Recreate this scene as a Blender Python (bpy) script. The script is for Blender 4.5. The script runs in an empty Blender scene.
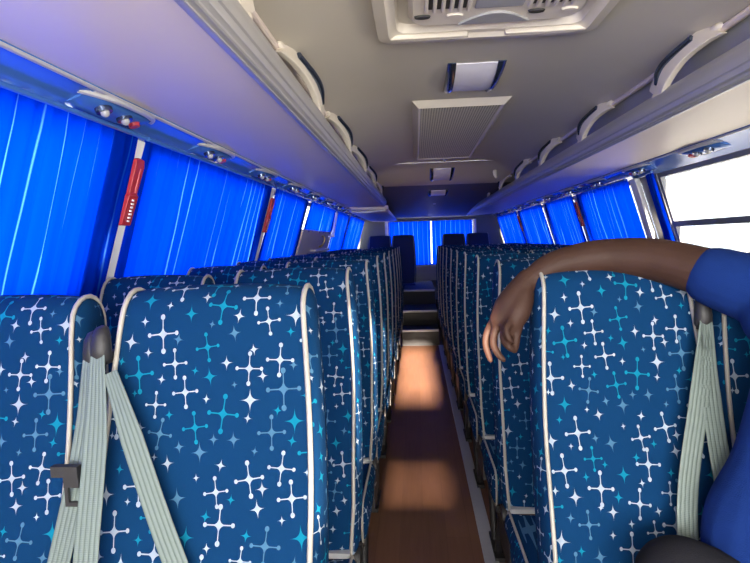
import bpy, bmesh, math, random
from mathutils import Vector, Matrix
random.seed(7)
sc = bpy.context.scene
col = sc.collection
PI = math.pi
CX = 0.27                       # centre line of the cabin
# ------------------------------------------------------------------ materials
def new_mat(name):
    m = bpy.data.materials.new(name); m.use_nodes = True
    nt = m.node_tree; nt.nodes.clear()
    out = nt.nodes.new('ShaderNodeOutputMaterial')
    return m, nt, out
class NB:
    """small node builder"""
    def __init__(s, nt): s.nt = nt
    def put(s, sock, v):
        if isinstance(v, bpy.types.NodeSocket): s.nt.links.new(v, sock)
        elif v is not None: sock.default_value = v
    def m(s, op, a, b=None, c=None, clamp=False):
        n = s.nt.nodes.new('ShaderNodeMath'); n.operation = op; n.use_clamp = clamp
        s.put(n.inputs[0], a); s.put(n.inputs[1], b)
        if c is not None: s.put(n.inputs[2], c)
        return n.outputs[0]
    def mix(s, f, a, b):
        n = s.nt.nodes.new('ShaderNodeMix'); n.data_type = 'RGBA'
        s.put(n.inputs[0], f); s.put(n.inputs[6], a); s.put(n.inputs[7], b)
        return n.outputs[2]
    def noise(s, vec, scale, detail=3, rough=.5):
        n = s.nt.nodes.new('ShaderNodeTexNoise')
        if vec is not None: s.nt.links.new(vec, n.inputs['Vector'])
        n.inputs['Scale'].default_value = scale; n.inputs['Detail'].default_value = detail
        n.inputs['Roughness'].default_value = rough
        return n.outputs['Fac']
    def coord(s, w='Object'):
        n = s.nt.nodes.new('ShaderNodeTexCoord'); return n.outputs[w]
    def mapping(s, vec, scale=(1,1,1), loc=(0,0,0), rot=0):
        n = s.nt.nodes.new('ShaderNodeMapping'); s.nt.links.new(vec, n.inputs[0])
        n.inputs['Scale'].default_value = scale; n.inputs['Location'].default_value = loc; n.inputs['Rotation'].default_value = (0, 0, rot)
        return n.outputs[0]
    def sep(s, vec):
        n = s.nt.nodes.new('ShaderNodeSeparateXYZ'); s.nt.links.new(vec, n.inputs[0])
        return n.outputs[0], n.outputs[1], n.outputs[2]
    def bump(s, h, strength, dist=.01):
        n = s.nt.nodes.new('ShaderNodeBump'); s.put(n.inputs['Height'], h)
        n.inputs['Strength'].default_value = strength; n.inputs['Distance'].default_value = dist
        return n.outputs[0]
    def bsdf(s, color, rough=.6, metal=0, normal=None, spec=None, sheen=None):
        n = s.nt.nodes.new('ShaderNodeBsdfPrincipled')
        s.put(n.inputs['Base Color'], color); s.put(n.inputs['Roughness'], rough)
        n.inputs['Metallic'].default_value = metal
        if normal is not None: s.nt.links.new(normal, n.inputs['Normal'])
        if spec is not None: n.inputs['Specular IOR Level'].default_value = spec
        if sheen: n.inputs['Sheen Weight'].default_value = sheen
        return n.outputs[0]
def plain(name, c, rough=.6, metal=0, var=.08, nscale=30, bump=.0, spec=None):
    m, nt, out = new_mat(name); b = NB(nt); co = b.coord()
    f = b.noise(co, nscale, 3)
    dark = tuple(x*(1-var) for x in c)+(1,); lite = tuple(min(1, x*(1+var)) for x in c)+(1,)
    cc = b.mix(f, dark, lite)
    nrm = b.bump(b.noise(co, nscale*8, 2), bump) if bump else None
    nt.links.new(b.bsdf(cc, rough, metal, nrm, spec), out.inputs[0])
    return m

# one motif layer of the seat fabric (stars and ball-ended crosses) as a node group
def motif_group():
    g = bpy.data.node_groups.new('Motif', 'ShaderNodeTree')
    for n, t in (('Vector', 'NodeSocketVector'), ('Seed', 'NodeSocketFloat'), ('Radius', 'NodeSocketFloat'), ('Molecules', 'NodeSocketFloat')):
        g.interface.new_socket(n, in_out='INPUT', socket_type=t)
    for n in ('Mask', 'Pick'): g.interface.new_socket(n, in_out='OUTPUT', socket_type='NodeSocketFloat')
    b = NB(g); gi = g.nodes.new('NodeGroupInput'); go = g.nodes.new('NodeGroupOutput')
    def vm(op, a, c=None):
        n = g.nodes.new('ShaderNodeVectorMath'); n.operation = op
        b.put(n.inputs[0], a); b.put(n.inputs[1], c); return n.outputs[0]
    fl = vm('FLOOR', gi.outputs['Vector']); fr = vm('SUBTRACT', gi.outputs['Vector'], fl)
    fr = vm('SUBTRACT', fr, (.5, .5, 0))
    cb = g.nodes.new('ShaderNodeCombineXYZ'); x, y, z = b.sep(fl)
    g.links.new(x, cb.inputs[0]); g.links.new(y, cb.inputs[1]); g.links.new(gi.outputs['Seed'], cb.inputs[2])
    wn = g.nodes.new('ShaderNodeTexWhiteNoise'); g.links.new(cb.outputs[0], wn.inputs['Vector'])
    r, gg, bb = b.sep(wn.outputs['Color'])
    jx = b.m('MULTIPLY', b.m('SUBTRACT', r, .5), .22); jy = b.m('MULTIPLY', b.m('SUBTRACT', gg, .5), .18)
    fx, fy, _ = b.sep(fr)
    fx = b.m('ADD', fx, jx); fy = b.m('ADD', fy, jy)
    ang = b.m('SUBTRACT', b.m('MULTIPLY', b.m('SUBTRACT', bb, .5), .36), .42)
    ca = b.m('COSINE', ang); sa = b.m('SINE', ang)
    rx = b.m('SUBTRACT', b.m('MULTIPLY', fx, ca), b.m('MULTIPLY', fy, sa))
    ry = b.m('ADD', b.m('MULTIPLY', fx, sa), b.m('MULTIPLY', fy, ca))
    size = b.m('MULTIPLY', gi.outputs['Radius'], b.m('MULTIPLY_ADD', gg, .35, .72))
    a = b.m('MULTIPLY', b.m('ABSOLUTE', b.m('DIVIDE', rx, size)), 1.22)
    c = b.m('ABSOLUTE', b.m('DIVIDE', ry, size))
    astro = b.m('ADD', b.m('POWER', a, .42), b.m('POWER', c, .42))
    star = b.m('LESS_THAN', astro, .94)
    star2 = b.m('LESS_THAN', astro, .86)
    mn = b.m('MINIMUM', a, c); mx = b.m('MAXIMUM', a, c)
    arms = b.m('MULTIPLY', b.m('LESS_THAN', mn, .034), b.m('LESS_THAN', mx, .95))
    def dot(px, py, rad):
        dx = b.m('SUBTRACT', a, px); dy = b.m('SUBTRACT', c, py)
        return b.m('LESS_THAN', b.m('SQRT', b.m('ADD', b.m('MULTIPLY', dx, dx), b.m('MULTIPLY', dy, dy))), rad)
    mol = b.m('MAXIMUM', b.m('MAXIMUM', star2, arms), b.m('MAXIMUM', dot(0, .93, .15), dot(.93, 0, .125)))
    ismol = b.m('LESS_THAN', wn.outputs['Value'], gi.outputs['Molecules'])
    res = b.m('ADD', b.m('MULTIPLY', mol, ismol), b.m('MULTIPLY', star, b.m('SUBTRACT', 1.0, ismol)))
    g.links.new(res, go.inputs['Mask'])
    g.links.new(b.m('FRACT', b.m('MULTIPLY', wn.outputs['Value'], 7.31)), go.inputs['Pick'])
    return g
MOTIF = motif_group()
def fabric_mat():
    m, nt, out = new_mat('starburst_fabric'); b = NB(nt)
    uv = b.coord('UV')
    base = b.mix(b.noise(uv, 900, 2), (.0013, .020, .068, 1), (.0026, .033, .100, 1))
    base = b.mix(b.m('MULTIPLY', b.noise(uv, 4, 2), .5), base, (.002, .024, .075, 1))
    cell = .090
    for ox, oy, seed, rad, mol in ((.0, .5, 31, .18, .0), (.5, .0, 23, .22, .0), (.5, .5, 12, .33, .45), (0, 0, 3, .39, .9)):
        v = b.mapping(uv, (1/cell, 1/cell, 1), (ox, oy, 0), .42)
        n = nt.nodes.new('ShaderNodeGroup'); n.node_tree = MOTIF
        nt.links.new(v, n.inputs['Vector']); n.inputs['Seed'].default_value = seed
        n.inputs['Radius'].default_value = rad; n.inputs['Molecules'].default_value = mol
        pk = n.outputs['Pick']
        c = b.mix(b.m('GREATER_THAN', pk, .42), (.25, .30, .37, 1), (.003, .14, .23, 1))
        c = b.mix(b.m('GREATER_THAN', pk, .72), c, (.045, .12, .21, 1))
        base = b.mix(n.outputs['Mask'], base, c)
    nrm = b.bump(b.noise(uv, 1400, 2), .25, .002)
    nt.links.new(b.bsdf(base, .9, 0, nrm, .08), out.inputs[0])
    return m
def curtain_mat():
    m, nt, out = new_mat('curtain_fabric'); b = NB(nt)
    uv = b.coord('UV'); u, v, _ = b.sep(uv)
    wob = b.m('MULTIPLY', b.noise(b.mapping(uv, (9, .9, 1)), 1, 2), .75)
    ph = b.m('FRACT', b.m('ADD', b.m('DIVIDE', u, .088), wob))
    d = b.m('ABSOLUTE', b.m('SUBTRACT', ph, .5))
    line = b.m('SUBTRACT', 1.0, b.m('DIVIDE', d, .032), clamp=True)       # stitched thin stripes that let more daylight through
    amp = b.m('MULTIPLY_ADD', b.noise(b.mapping(uv, (14, .8, 1), (3, 1, 0)), 1, 1), 2.4, -.5, clamp=True)
    line = b.m('MULTIPLY', line, amp)
    broad = b.noise(b.mapping(uv, (16, .5, 1)), 1, 2)
    tc = b.mix(broad, (.0, .022, .70, 1), (.0, .055, .92, 1))
    tc = b.mix(line, tc, (.09, .38, 1, 1))
    tr = nt.nodes.new('ShaderNodeBsdfTranslucent'); nt.links.new(tc, tr.inputs[0])
    df = nt.nodes.new('ShaderNodeBsdfDiffuse'); df.inputs[0].default_value = (.0, .03, .42, 1)
    mx = nt.nodes.new('ShaderNodeMixShader'); mx.inputs[0].default_value = .62
    nt.links.new(df.outputs[0], mx.inputs[1]); nt.links.new(tr.outputs[0], mx.inputs[2])
    nt.links.new(mx.outputs[0], out.inputs[0])
    return m
def webbing_mat():
    m, nt, out = new_mat('belt_webbing'); b = NB(nt)
    u, v, _ = b.sep(b.coord('UV'))
    rib = b.m('ABSOLUTE', b.m('SINE', b.m('MULTIPLY', u, 2*PI*2.5)))
    fine = b.m('ABSOLUTE', b.m('SINE', b.m('MULTIPLY', v, 900)))
    h = b.m('ADD', b.m('POWER', rib, .4), b.m('MULTIPLY', fine, .15))
    c = b.mix(b.m('POWER', rib, .35), (.035, .055, .048, 1), (.125, .16, .145, 1))
    nt.links.new(b.bsdf(c, .5, 0, b.bump(h, .6, .002), .4), out.inputs[0])
    return m
def floor_mat():
    m, nt, out = new_mat('wood_vinyl'); b = NB(nt); co = b.coord()
    br = nt.nodes.new('ShaderNodeTexBrick')
    rot = nt.nodes.new('ShaderNodeMapping'); nt.links.new(co, rot.inputs[0]); rot.inputs['Rotation'].default_value = (0, 0, PI/2)
    nt.links.new(rot.outputs[0], br.inputs['Vector'])
    br.inputs['Scale'].default_value = 1; br.inputs['Brick Width'].default_value = .62; br.inputs['Row Height'].default_value = .105
    br.inputs['Mortar Size'].default_value = .0018; br.inputs['Color1'].default_value = (.14, .062, .032, 1)
    br.inputs['Color2'].default_value = (.085, .036, .019, 1); br.inputs['Mortar'].default_value = (.07, .028, .015, 1)
    g = b.noise(b.mapping(co, (60, 3, 1)), 1, 4, .65)
    c = b.mix(b.m('MULTIPLY', g, .75), br.outputs['Color'], (.22, .112, .066, 1))
    c = b.mix(b.m('MULTIPLY', b.noise(co, 3.5, 3), .35), c, (.12, .06, .04, 1))
    nt.links.new(b.bsdf(c, .5, 0, b.bump(g, .12, .004), .3), out.inputs[0])
    return m
def perforated_mat():
    m, nt, out = new_mat('perforated_panel'); b = NB(nt); co = b.coord()
    x, y, z = b.sep(co)
    sx = b.m('SINE', b.m('MULTIPLY', x, 2*PI/.014)); sy = b.m('SINE', b.m('MULTIPLY', y, 2*PI/.03))
    h = b.m('MULTIPLY', b.m('GREATER_THAN', sx, .2), b.m('GREATER_THAN', sy, -.7))
    c = b.mix(h, (.62, .58, .44, 1), (.24, .22, .17, 1))
    nt.links.new(b.bsdf(c, .7), out.inputs[0])
    return m
def brushed_mat():
    m, nt, out = new_mat('silver_profile'); b = NB(nt); co = b.coord()
    g = b.noise(b.mapping(co, (60, .6, 60)), 1, 2)
    c = b.mix(g, (.40, .39, .39, 1), (.52, .51, .50, 1))
    nt.links.new(b.bsdf(c, .36, .35), out.inputs[0])
    return m
def glass_mat():
    m, nt, out = new_mat('window_glass'); b = NB(nt)
    t = nt.nodes.new('ShaderNodeBsdfTransparent'); t.inputs[0].default_value = (.86, .90, .90, 1)
    g = nt.nodes.new('ShaderNodeBsdfGlossy'); g.inputs['Roughness'].default_value = .03
    fr = nt.nodes.new('ShaderNodeFresnel'); mx = nt.nodes.new('ShaderNodeMixShader')
    nt.links.new(b.m('MULTIPLY', fr.outputs[0], .6), mx.inputs[0])
    nt.links.new(t.outputs[0], mx.inputs[1]); nt.links.new(g.outputs[0], mx.inputs[2]); nt.links.new(mx.outputs[0], out.inputs[0])
    return m
def skin_mat():
    m, nt, out = new_mat('dark_skin'); b = NB(nt); co = b.coord()
    c = b.mix(b.noise(co, 14, 4), (.027, .0125, .008, 1), (.052, .025, .018, 1))
    nrm = b.bump(b.noise(co, 220, 3), .25, .002)
    n = b.bsdf(c, .6, 0, nrm, .2); nt.links.new(n, out.inputs[0]); return m
def cloth_mat(name, c, ws=500):
    m, nt, out = new_mat(name); b = NB(nt); co = b.coord()
    cc = b.mix(b.noise(co, 9, 3), tuple(x*.85 for x in c)+(1,), tuple(x*1.12 for x in c)+(1,))
    nrm = b.bump(b.m('ADD', b.m('MULTIPLY', b.noise(co, ws, 2), .15), b.noise(co, 11, 3)), .35, .02)
    nt.links.new(b.bsdf(cc, .95, 0, nrm, .08), out.inputs[0]); return m

M = dict(
 fabric=fabric_mat(), curtain=curtain_mat(), web=webbing_mat(), floor=floor_mat(), perf=perforated_mat(),
 silver=brushed_mat(), glass=glass_mat(), skin=skin_mat(),
 piping=plain('cream_piping', (.32, .30, .26), .5), black=plain('black_plastic', (.014, .013, .014), .55, bump=.1),
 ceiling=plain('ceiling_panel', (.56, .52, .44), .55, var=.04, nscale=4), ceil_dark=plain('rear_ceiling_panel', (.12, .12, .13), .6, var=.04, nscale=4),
 rack=plain('rack_panel', (.72, .62, .55), .42, var=.03, nscale=5), beige=plain('beige_plastic', (.68, .62, .53), .5, var=.04),
 panel=plain('glossy_curtain_tint_lining', (.06, .17, .50), .16, .2, var=.04, nscale=5), wall=plain('grey_lining', (.36, .36, .38), .6, var=.05, nscale=5),  # panel: blue light from the curtains is put into the base colour
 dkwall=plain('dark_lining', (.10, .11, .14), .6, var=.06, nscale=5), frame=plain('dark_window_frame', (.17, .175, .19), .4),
 pillar=plain('pale_pillar_trim', (.80, .79, .77), .5), red=plain('red_plastic', (.36, .02, .03), .45), white=plain('white_print', (.8, .8, .78), .6),
 alu=plain('aluminium', (.50, .50, .50), .38, .35, nscale=60), chrome=plain('dark_chrome', (.10, .13, .20), .18, .85),
 lamp=plain('lavender_diffuser', (.78, .76, .84), .35, var=.03), step=plain('black_step_mat', (.018, .018, .02), .7, bump=.3),
 grey=plain('grey_screen', (.30, .30, .31), .5), dark=plain('dark_slot', (.03, .028, .026), .7), shirt=cloth_mat('blue_cotton', (.006, .022, .115)),
 trousers=cloth_mat('dark_cotton', (.012, .012, .015)), hair=cloth_mat('black_hair', (.01, .008, .007), 900), brass=plain('brass', (.45, .32, .10), .35, .8),
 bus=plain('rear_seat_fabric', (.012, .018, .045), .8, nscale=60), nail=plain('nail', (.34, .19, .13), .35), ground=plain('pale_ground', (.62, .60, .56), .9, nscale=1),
 clear=plain('clear_lens', (.30, .30, .30), .2),
)
# ------------------------------------------------------------------ mesh helpers
def mesh_obj(name, bm, mat, parent=None, smooth=True, bevel=0, sharp=35):
    me = bpy.data.meshes.new(name)
    bmesh.ops.recalc_face_normals(bm, faces=bm.faces)
    bm.to_mesh(me); bm.free()
    if smooth:
        me.polygons.foreach_set('use_smooth', [True]*len(me.polygons))
        me.set_sharp_from_angle(angle=math.radians(sharp))
    me.materials.append(mat)
    o = bpy.data.objects.new(name, me); col.objects.link(o)
    if parent is not None: o.parent = parent
    if bevel:
        md = o.modifiers.new('Bevel', 'BEVEL'); md.width = bevel; md.segments = 3; md.limit_method = 'ANGLE'
    return o
def tag(o, label=None, cat=None, group=None, kind=None):
    if label: o['label'] = label
    if cat: o['category'] = cat
    if group: o['group'] = group
    if kind: o['kind'] = kind
    return o
def thing(name, loc=(0, 0, 0), label=None, cat=None, group=None):
    o = bpy.data.objects.new(name, None); col.objects.link(o); o.location = loc; o.empty_display_size = .05
    return tag(o, label, cat, group)
def struct(o): o['kind'] = 'structure'; return o
def add_box(bm, x0, x1, y0, y1, z0, z1):
    vs = [bm.verts.new(p) for p in ((x0,y0,z0),(x1,y0,z0),(x1,y1,z0),(x0,y1,z0),(x0,y0,z1),(x1,y0,z1),(x1,y1,z1),(x0,y1,z1))]
    for f in ((0,3,2,1),(4,5,6,7),(0,1,5,4),(1,2,6,5),(2,3,7,6),(3,0,4,7)): bm.faces.new([vs[i] for i in f])
def box(name, mat, x0, x1, y0, y1, z0, z1, parent=None, bevel=0):
    bm = bmesh.new(); add_box(bm, x0, x1, y0, y1, z0, z1)
    return mesh_obj(name, bm, mat, parent, True, bevel)
def add_tube(bm, pts, radii, seg=10, caps=True, flat=None):
    """swept tube through points; flat=(sx,sy) squashes the section"""
    pts = [Vector(p) for p in pts]; n = len(pts)
    if not hasattr(radii, '__len__'): radii = [radii]*n
    rings = []; prev = None
    for i, p in enumerate(pts):
        t = (pts[min(i+1, n-1)]-pts[max(i-1, 0)]).normalized()
        if prev is None:
            a = Vector((0, 0, 1)) if abs(t.z) < .9 else Vector((1, 0, 0)); u = t.cross(a).normalized()
        else: u = (prev-t*prev.dot(t)).normalized()
        prev = u; w = t.cross(u)
        fx, fy = flat or (1, 1)
        rings.append([bm.verts.new(p+(u*math.cos(2*PI*k/seg)*fx+w*math.sin(2*PI*k/seg)*fy)*radii[i]) for k in range(seg)])
    for r0, r1 in zip(rings, rings[1:]):
        for k in range(seg): bm.faces.new((r0[k], r0[(k+1) % seg], r1[(k+1) % seg], r1[k]))
    if caps: bm.faces.new(rings[0][::-1]); bm.faces.new(rings[-1])
def tube(name, mat, pts, r, parent=None, seg=10, flat=None):
    bm = bmesh.new(); add_tube(bm, pts, r, seg, True, flat); return mesh_obj(name, bm, mat, parent)
def add_ball(bm, c, r, seg=14, scale=(1, 1, 1)):
    mt = Matrix.Translation(c) @ Matrix.Diagonal((*scale, 1))
    bmesh.ops.create_uvsphere(bm, u_segments=seg, v_segments=max(6, seg*2//3), radius=r, matrix=mt)
def extrude_y(bm, prof, y0, y1, closed=True, ny=1):
    """profile in (x,z) swept along y"""
    rows = [[bm.verts.new((x, y0+(y1-y0)*j/ny, z)) for x, z in prof] for j in range(ny+1)]
    n = len(prof)
    for a, b in zip(rows, rows[1:]):
        for k in range(n if closed else n-1): bm.faces.new((a[k], a[(k+1) % n], b[(k+1) % n], b[k]))
    if closed: bm.faces.new(rows[0]); bm.faces.new(rows[-1][::-1])
def spline(P, n):
    """Catmull-Rom through points, n samples per span"""
    P = [Vector(p) for p in P]; Q = [P[0]*2-P[1]]+P+[P[-1]*2-P[-2]]; out = []
    for i in range(1, len(Q)-2):
        for k in range(n):
            t = k/n; a, b, c, d = Q[i-1:i+3]
            out.append(.5*((2*b)+(c-a)*t+(2*a-5*b+4*c-d)*t*t+(3*b-a-3*c+d)*t**3))
    out.append(P[-1]); return out

# ------------------------------------------------------------------ the shell
Y0, Y1 = -1.7, 10.5
def hw(z):                                  # half width of the cabin wall at height z
    if z >= 1.72: return 1.22+max(0, (z-1.72))*.1
    if z >= 1.15: return 1.22+(1.72-z)*.31
    return 1.397
def WX(s, z, off=0): return CX+s*(hw(z)-off)
bm = bmesh.new(); add_box(bm, CX-1.42, CX+1.42, Y0, 10.6, -.05, 0); struct(mesh_obj('floor', bm, M['floor']))
# outside ground
bm = bmesh.new(); add_box(bm, -60, 60, -60, 70, -1.1, -1.05); struct(mesh_obj('ground', bm, M['ground']))
# aisle strip
struct(box('trim_9', M['alu'], .252, .312, Y0, 7.15, 0, .006, bevel=.003))
# platform and steps
struct(box('trim_10', M['step'], CX-1.35, -.21, 8.4, 10.44, 0, .46)); struct(box('trim_11', M['step'], .27, CX+1.35, 8.4, 10.44, 0, .46))
bm = bmesh.new()
prof = [(7.15, 0), (7.15, .2), (7.62, .2), (7.62, .39), (8.42, .39), (8.42, .60), (10.44, .60), (10.44, 0)]
a = [bm.verts.new((-.205, y, z)) for y, z in prof]; b_ = [bm.verts.new((.265, y, z)) for y, z in prof]
for k in range(len(prof)): bm.faces.new((a[k], a[(k+1) % 8], b_[(k+1) % 8], b_[k]))
bm.faces.new(a); bm.faces.new(b_[::-1])
stairs = struct(mesh_obj('trim_12', bm, M['step']))
for y, z in ((7.15, .2), (7.62, .39), (8.42, .60)):
    struct(box('trim_13', M['wall'], -.2, .26, y-.012, y+.03, z-.02, z+.006, bevel=.002))
# ceiling: curved cross-section, lower towards the rear
def ceil_lim(y):
    if y < 5.26: return 9
    if y < 6.1:
        t = (y-5.26)/.84; return 2.06-.13*(t*t*(3-2*t))
    return 1.93-(y-6.1)*.041
sec = [(-1.25, 1.94), (-1.0, 1.97), (-.76, 1.985), (-.70, 1.992), (-.61, 2.02), (-.50, 2.048), (-.36, 2.06), (0, 2.062)]
sec = [(CX+x, z) for x, z in sec]+[(CX-x, z) for x, z in sec[-2::-1]]
def ceiling_part(name, ys, mat):
    bm = bmesh.new(); rows = []
    for y in ys: rows.append([bm.verts.new((x, y, min(z, ceil_lim(y)))) for x, z in sec])
    for a, b in zip(rows, rows[1:]):
        for k in range(len(sec)-1): bm.faces.new((a[k], a[k+1], b[k+1], b[k]))
    ret = bmesh.ops.extrude_face_region(bm, geom=bm.faces[:])
    bmesh.ops.translate(bm, vec=(0, 0, .03), verts=[v for v in ret['geom'] if isinstance(v, bmesh.types.BMVert)])
    return struct(mesh_obj(name, bm, mat, sharp=50))
ceiling_part('ceiling', [Y0, 0, 2, 4, 5.2, 5.26]+[5.26+.84*k/8 for k in range(1, 8)]+[6.1], M['ceiling'])
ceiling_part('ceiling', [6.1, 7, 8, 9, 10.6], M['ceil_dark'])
struct(box('trim_8', M['pillar'], CX-.6, CX+.6, 5.25, 5.262, 2.052, 2.06))
# side walls: lower band, upper band, pillars
def wall_lower(s, name):
    bm = bmesh.new()
    p = [(WX(s, 1.15), 1.15), (WX(s, 1.2), 1.2), (WX(s, 1.2)+s*.05, 1.2), (WX(s, 0)+s*.05, 0), (WX(s, 0), 0), (WX(s, 1.1), 1.1)]
    extrude_y(bm, p, Y0, Y1); return struct(mesh_obj(name, bm, M['wall'], sharp=30))
wall_lower(-1, 'wall_left'); wall_lower(1, 'wall_right')
for s, nm in ((-1, 'wall_left'), (1, 'wall_right')):
    bm = bmesh.new(); extrude_y(bm, [(WX(s, 1.72)+s*.01, 1.715), (WX(s, 1.72)+s*.06, 1.715), (WX(s, 1.95)+s*.06, 1.99), (WX(s, 1.95)+s*.01, 1.99)], Y0, Y1)
    struct(mesh_obj(nm, bm, M['wall']))
def pillar(s, y0, y1, n, mat='frame', off=.0, z0=1.2, z1=1.715, th=.05):
    bm = bmesh.new(); P = []
    for z in (z0, z1):
        P.append([bm.verts.new((WX(s, z, off)+s*d, y, z)) for y, d in ((y0, 0), (y1, 0), (y1, th), (y0, th))])
    for k in range(4): bm.faces.new((P[0][k], P[0][(k+1) % 4], P[1][(k+1) % 4], P[1][k]))
    bm.faces.new(P[0]); bm.faces.new(P[1][::-1])
    return struct(mesh_obj('trim_%d' % n, bm, M[mat], bevel=.004))
LP = [.16, 1.87, 3.67, 4.92, 6.62, 7.98, 10.3]
RP = [-.2, 1.3, 3.80, 5.34, 6.62, 8.28, 10.42]
for i, y in enumerate(LP): pillar(-1, y-.15, y+.08, 20+i, th=.055, off=-.005)
for i, y in enumerate(RP): pillar(1, y-.14, y+.1, 30+i, th=.055, off=-.005)
for i, y in enumerate(LP[:6]):
    if i != 3: pillar(-1, y-.042, y+.042, 40+i, 'pillar', off=.03, th=.034, z0=1.14)
for i, y in enumerate(RP[2:6]): pillar(1, y-.05+(.16 if i==0 else 0), y+.05+(.16 if i==0 else 0), 50+i, 'pillar', off=.03, th=.034, z0=1.14)
# windows (glass and frames)
wn = 0
def window(s, y0, y1, bars=False):
    global wn; wn += 1
    zc = (1.2, 1.715)
    fr = bmesh.new()
    def member(ya, yb, za, zb, th=.03, o=.012):
        P = []
        for z in (za, zb): P.append([fr.verts.new((WX(s, z)+s*d, y, z)) for y, d in ((ya, o), (yb, o), (yb, o+th), (ya, o+th))])
        for k in range(4): fr.faces.new((P[0][k], P[0][(k+1) % 4], P[1][(k+1) % 4], P[1][k]))
        fr.faces.new(P[0]); fr.faces.new(P[1][::-1])
    member(y0, y0+.03, *zc); member(y1-.03, y1, *zc); member(y0, y1, 1.2, 1.225); member(y0, y1, 1.69, 1.715)
    if bars: member(y0, y1, 1.385, 1.418); member((y0+y1)/2+.12, (y0+y1)/2+.145, 1.22, 1.395)
    f = mesh_obj('window_%d' % wn, fr, M['frame']); struct(f)
    g = bmesh.new()
    vs = [g.verts.new((WX(s, z)+s*.028, y, z)) for y, z in ((y0, 1.2), (y1, 1.2), (y1, 1.715), (y0, 1.715))]; g.faces.new(vs)
    mesh_obj('pane', g, M['glass'], f, smooth=False)
for a, b in zip(LP, LP[1:]): window(-1, a+.08, b-.15)
for a, b in zip(RP, RP[1:]): window(1, a+.1, b-.14, bars=(a == RP[1]))
# rear wall with window
bm = bmesh.new()
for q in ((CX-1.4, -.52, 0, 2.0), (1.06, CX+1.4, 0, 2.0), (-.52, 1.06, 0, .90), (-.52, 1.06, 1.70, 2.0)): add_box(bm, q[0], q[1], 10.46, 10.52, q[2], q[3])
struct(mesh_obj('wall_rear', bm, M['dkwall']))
fr = bmesh.new()
for q in ((-.53, -.50, .89, 1.71), (1.04, 1.07, .89, 1.71), (-.5, 1.04, .89, .91), (-.5, 1.04, 1.69, 1.71)): add_box(fr, q[0], q[1], 10.45, 10.49, q[2], q[3])
wf = struct(mesh_obj('window_20', fr, M['frame']))
g = bmesh.new(); g.faces.new([g.verts.new(p) for p in ((-.5, 10.48, .91), (1.04, 10.48, .91), (1.04, 10.48, 1.69), (-.5, 10.48, 1.69))]); mesh_obj('pane', g, M['glass'], wf, False)
struct(box('trim_14', M['wall'], -.5, 1.04, 10.42, 10.46, .60, .87, bevel=.004))
for k, (x0, x1) in enumerate(((-.565, -.515), (1.055, 1.10))):
    struct(box('trim_%d' % (15+k), M['pillar'], x0, x1, 10.40, 10.46, .9, 1.70, bevel=.004))
# unseen front bulkhead, slits added to shape sun patches on the aisle floor
bm = bmesh.new(); L0, L1 = CX-1.42, CX+1.42; H0 = [(-.40, .18)]
fx0, fx1 = -.15, .18
for q in ((L0, fx0, 0, 2.1), (fx1, L1, 0, 2.1), (fx0, fx1, 0, 1.035), (fx0, fx1, 1.062, 1.42), (fx0, fx1, 1.92, 2.1)): add_box(bm, q[0], q[1], Y0-.05, Y0, q[2], q[3])
struct(mesh_obj('wall_front_sun_slits', bm, M['dkwall']))
# grey door section on the left
def door_panel():
    bm = bmesh.new(); rows = []
    for z in (.0, 1.1, 1.15, 1.28, 1.475):
        rows.append([bm.verts.new((WX(-1, z, o), y, z)) for y, o in ((4.91, .02), (6.54, .02), (6.54, .045), (4.91, .045))])
    for a, b in zip(rows, rows[1:]):
        for k in range(4): bm.faces.new((a[k], a[(k+1) % 4], b[(k+1) % 4], b[k]))
    bm.faces.new(rows[0]); bm.faces.new(rows[-1][::-1])
    d = struct(mesh_obj('door_1', bm, M['rack'], bevel=.006))
    bm = bmesh.new(); add_box(bm, WX(-1, 1.27, .1), WX(-1, 1.27, .045), 5.5, 6.42, 1.262, 1.285); mesh_obj('ledge', bm, M['beige'], d, bevel=.006)
    tube('door_handle', M['brass'], spline([(WX(-1, 1.42, .06), 5.86, 1.42), (WX(-1, 1.4, .095), 5.86, 1.40), (WX(-1, 1.33, .095), 5.86, 1.33), (WX(-1, 1.31, .06), 5.86, 1.31)], 5), .009, d)
    return d
door_panel()
tube_pole = thing('grab_pole', (WX(-1, 1.5, .09), 6.28, 1.42), 'short pale grab pole at the rear edge of the grey door panel', 'pole')
tube('rail', M['pillar'], [(0, 0, .0), (.05, .02, .26)], .016, tube_pole); box('foot', M['pillar'], -.05, .02, -.02, .02, -.01, .01, tube_pole, .004)

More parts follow.
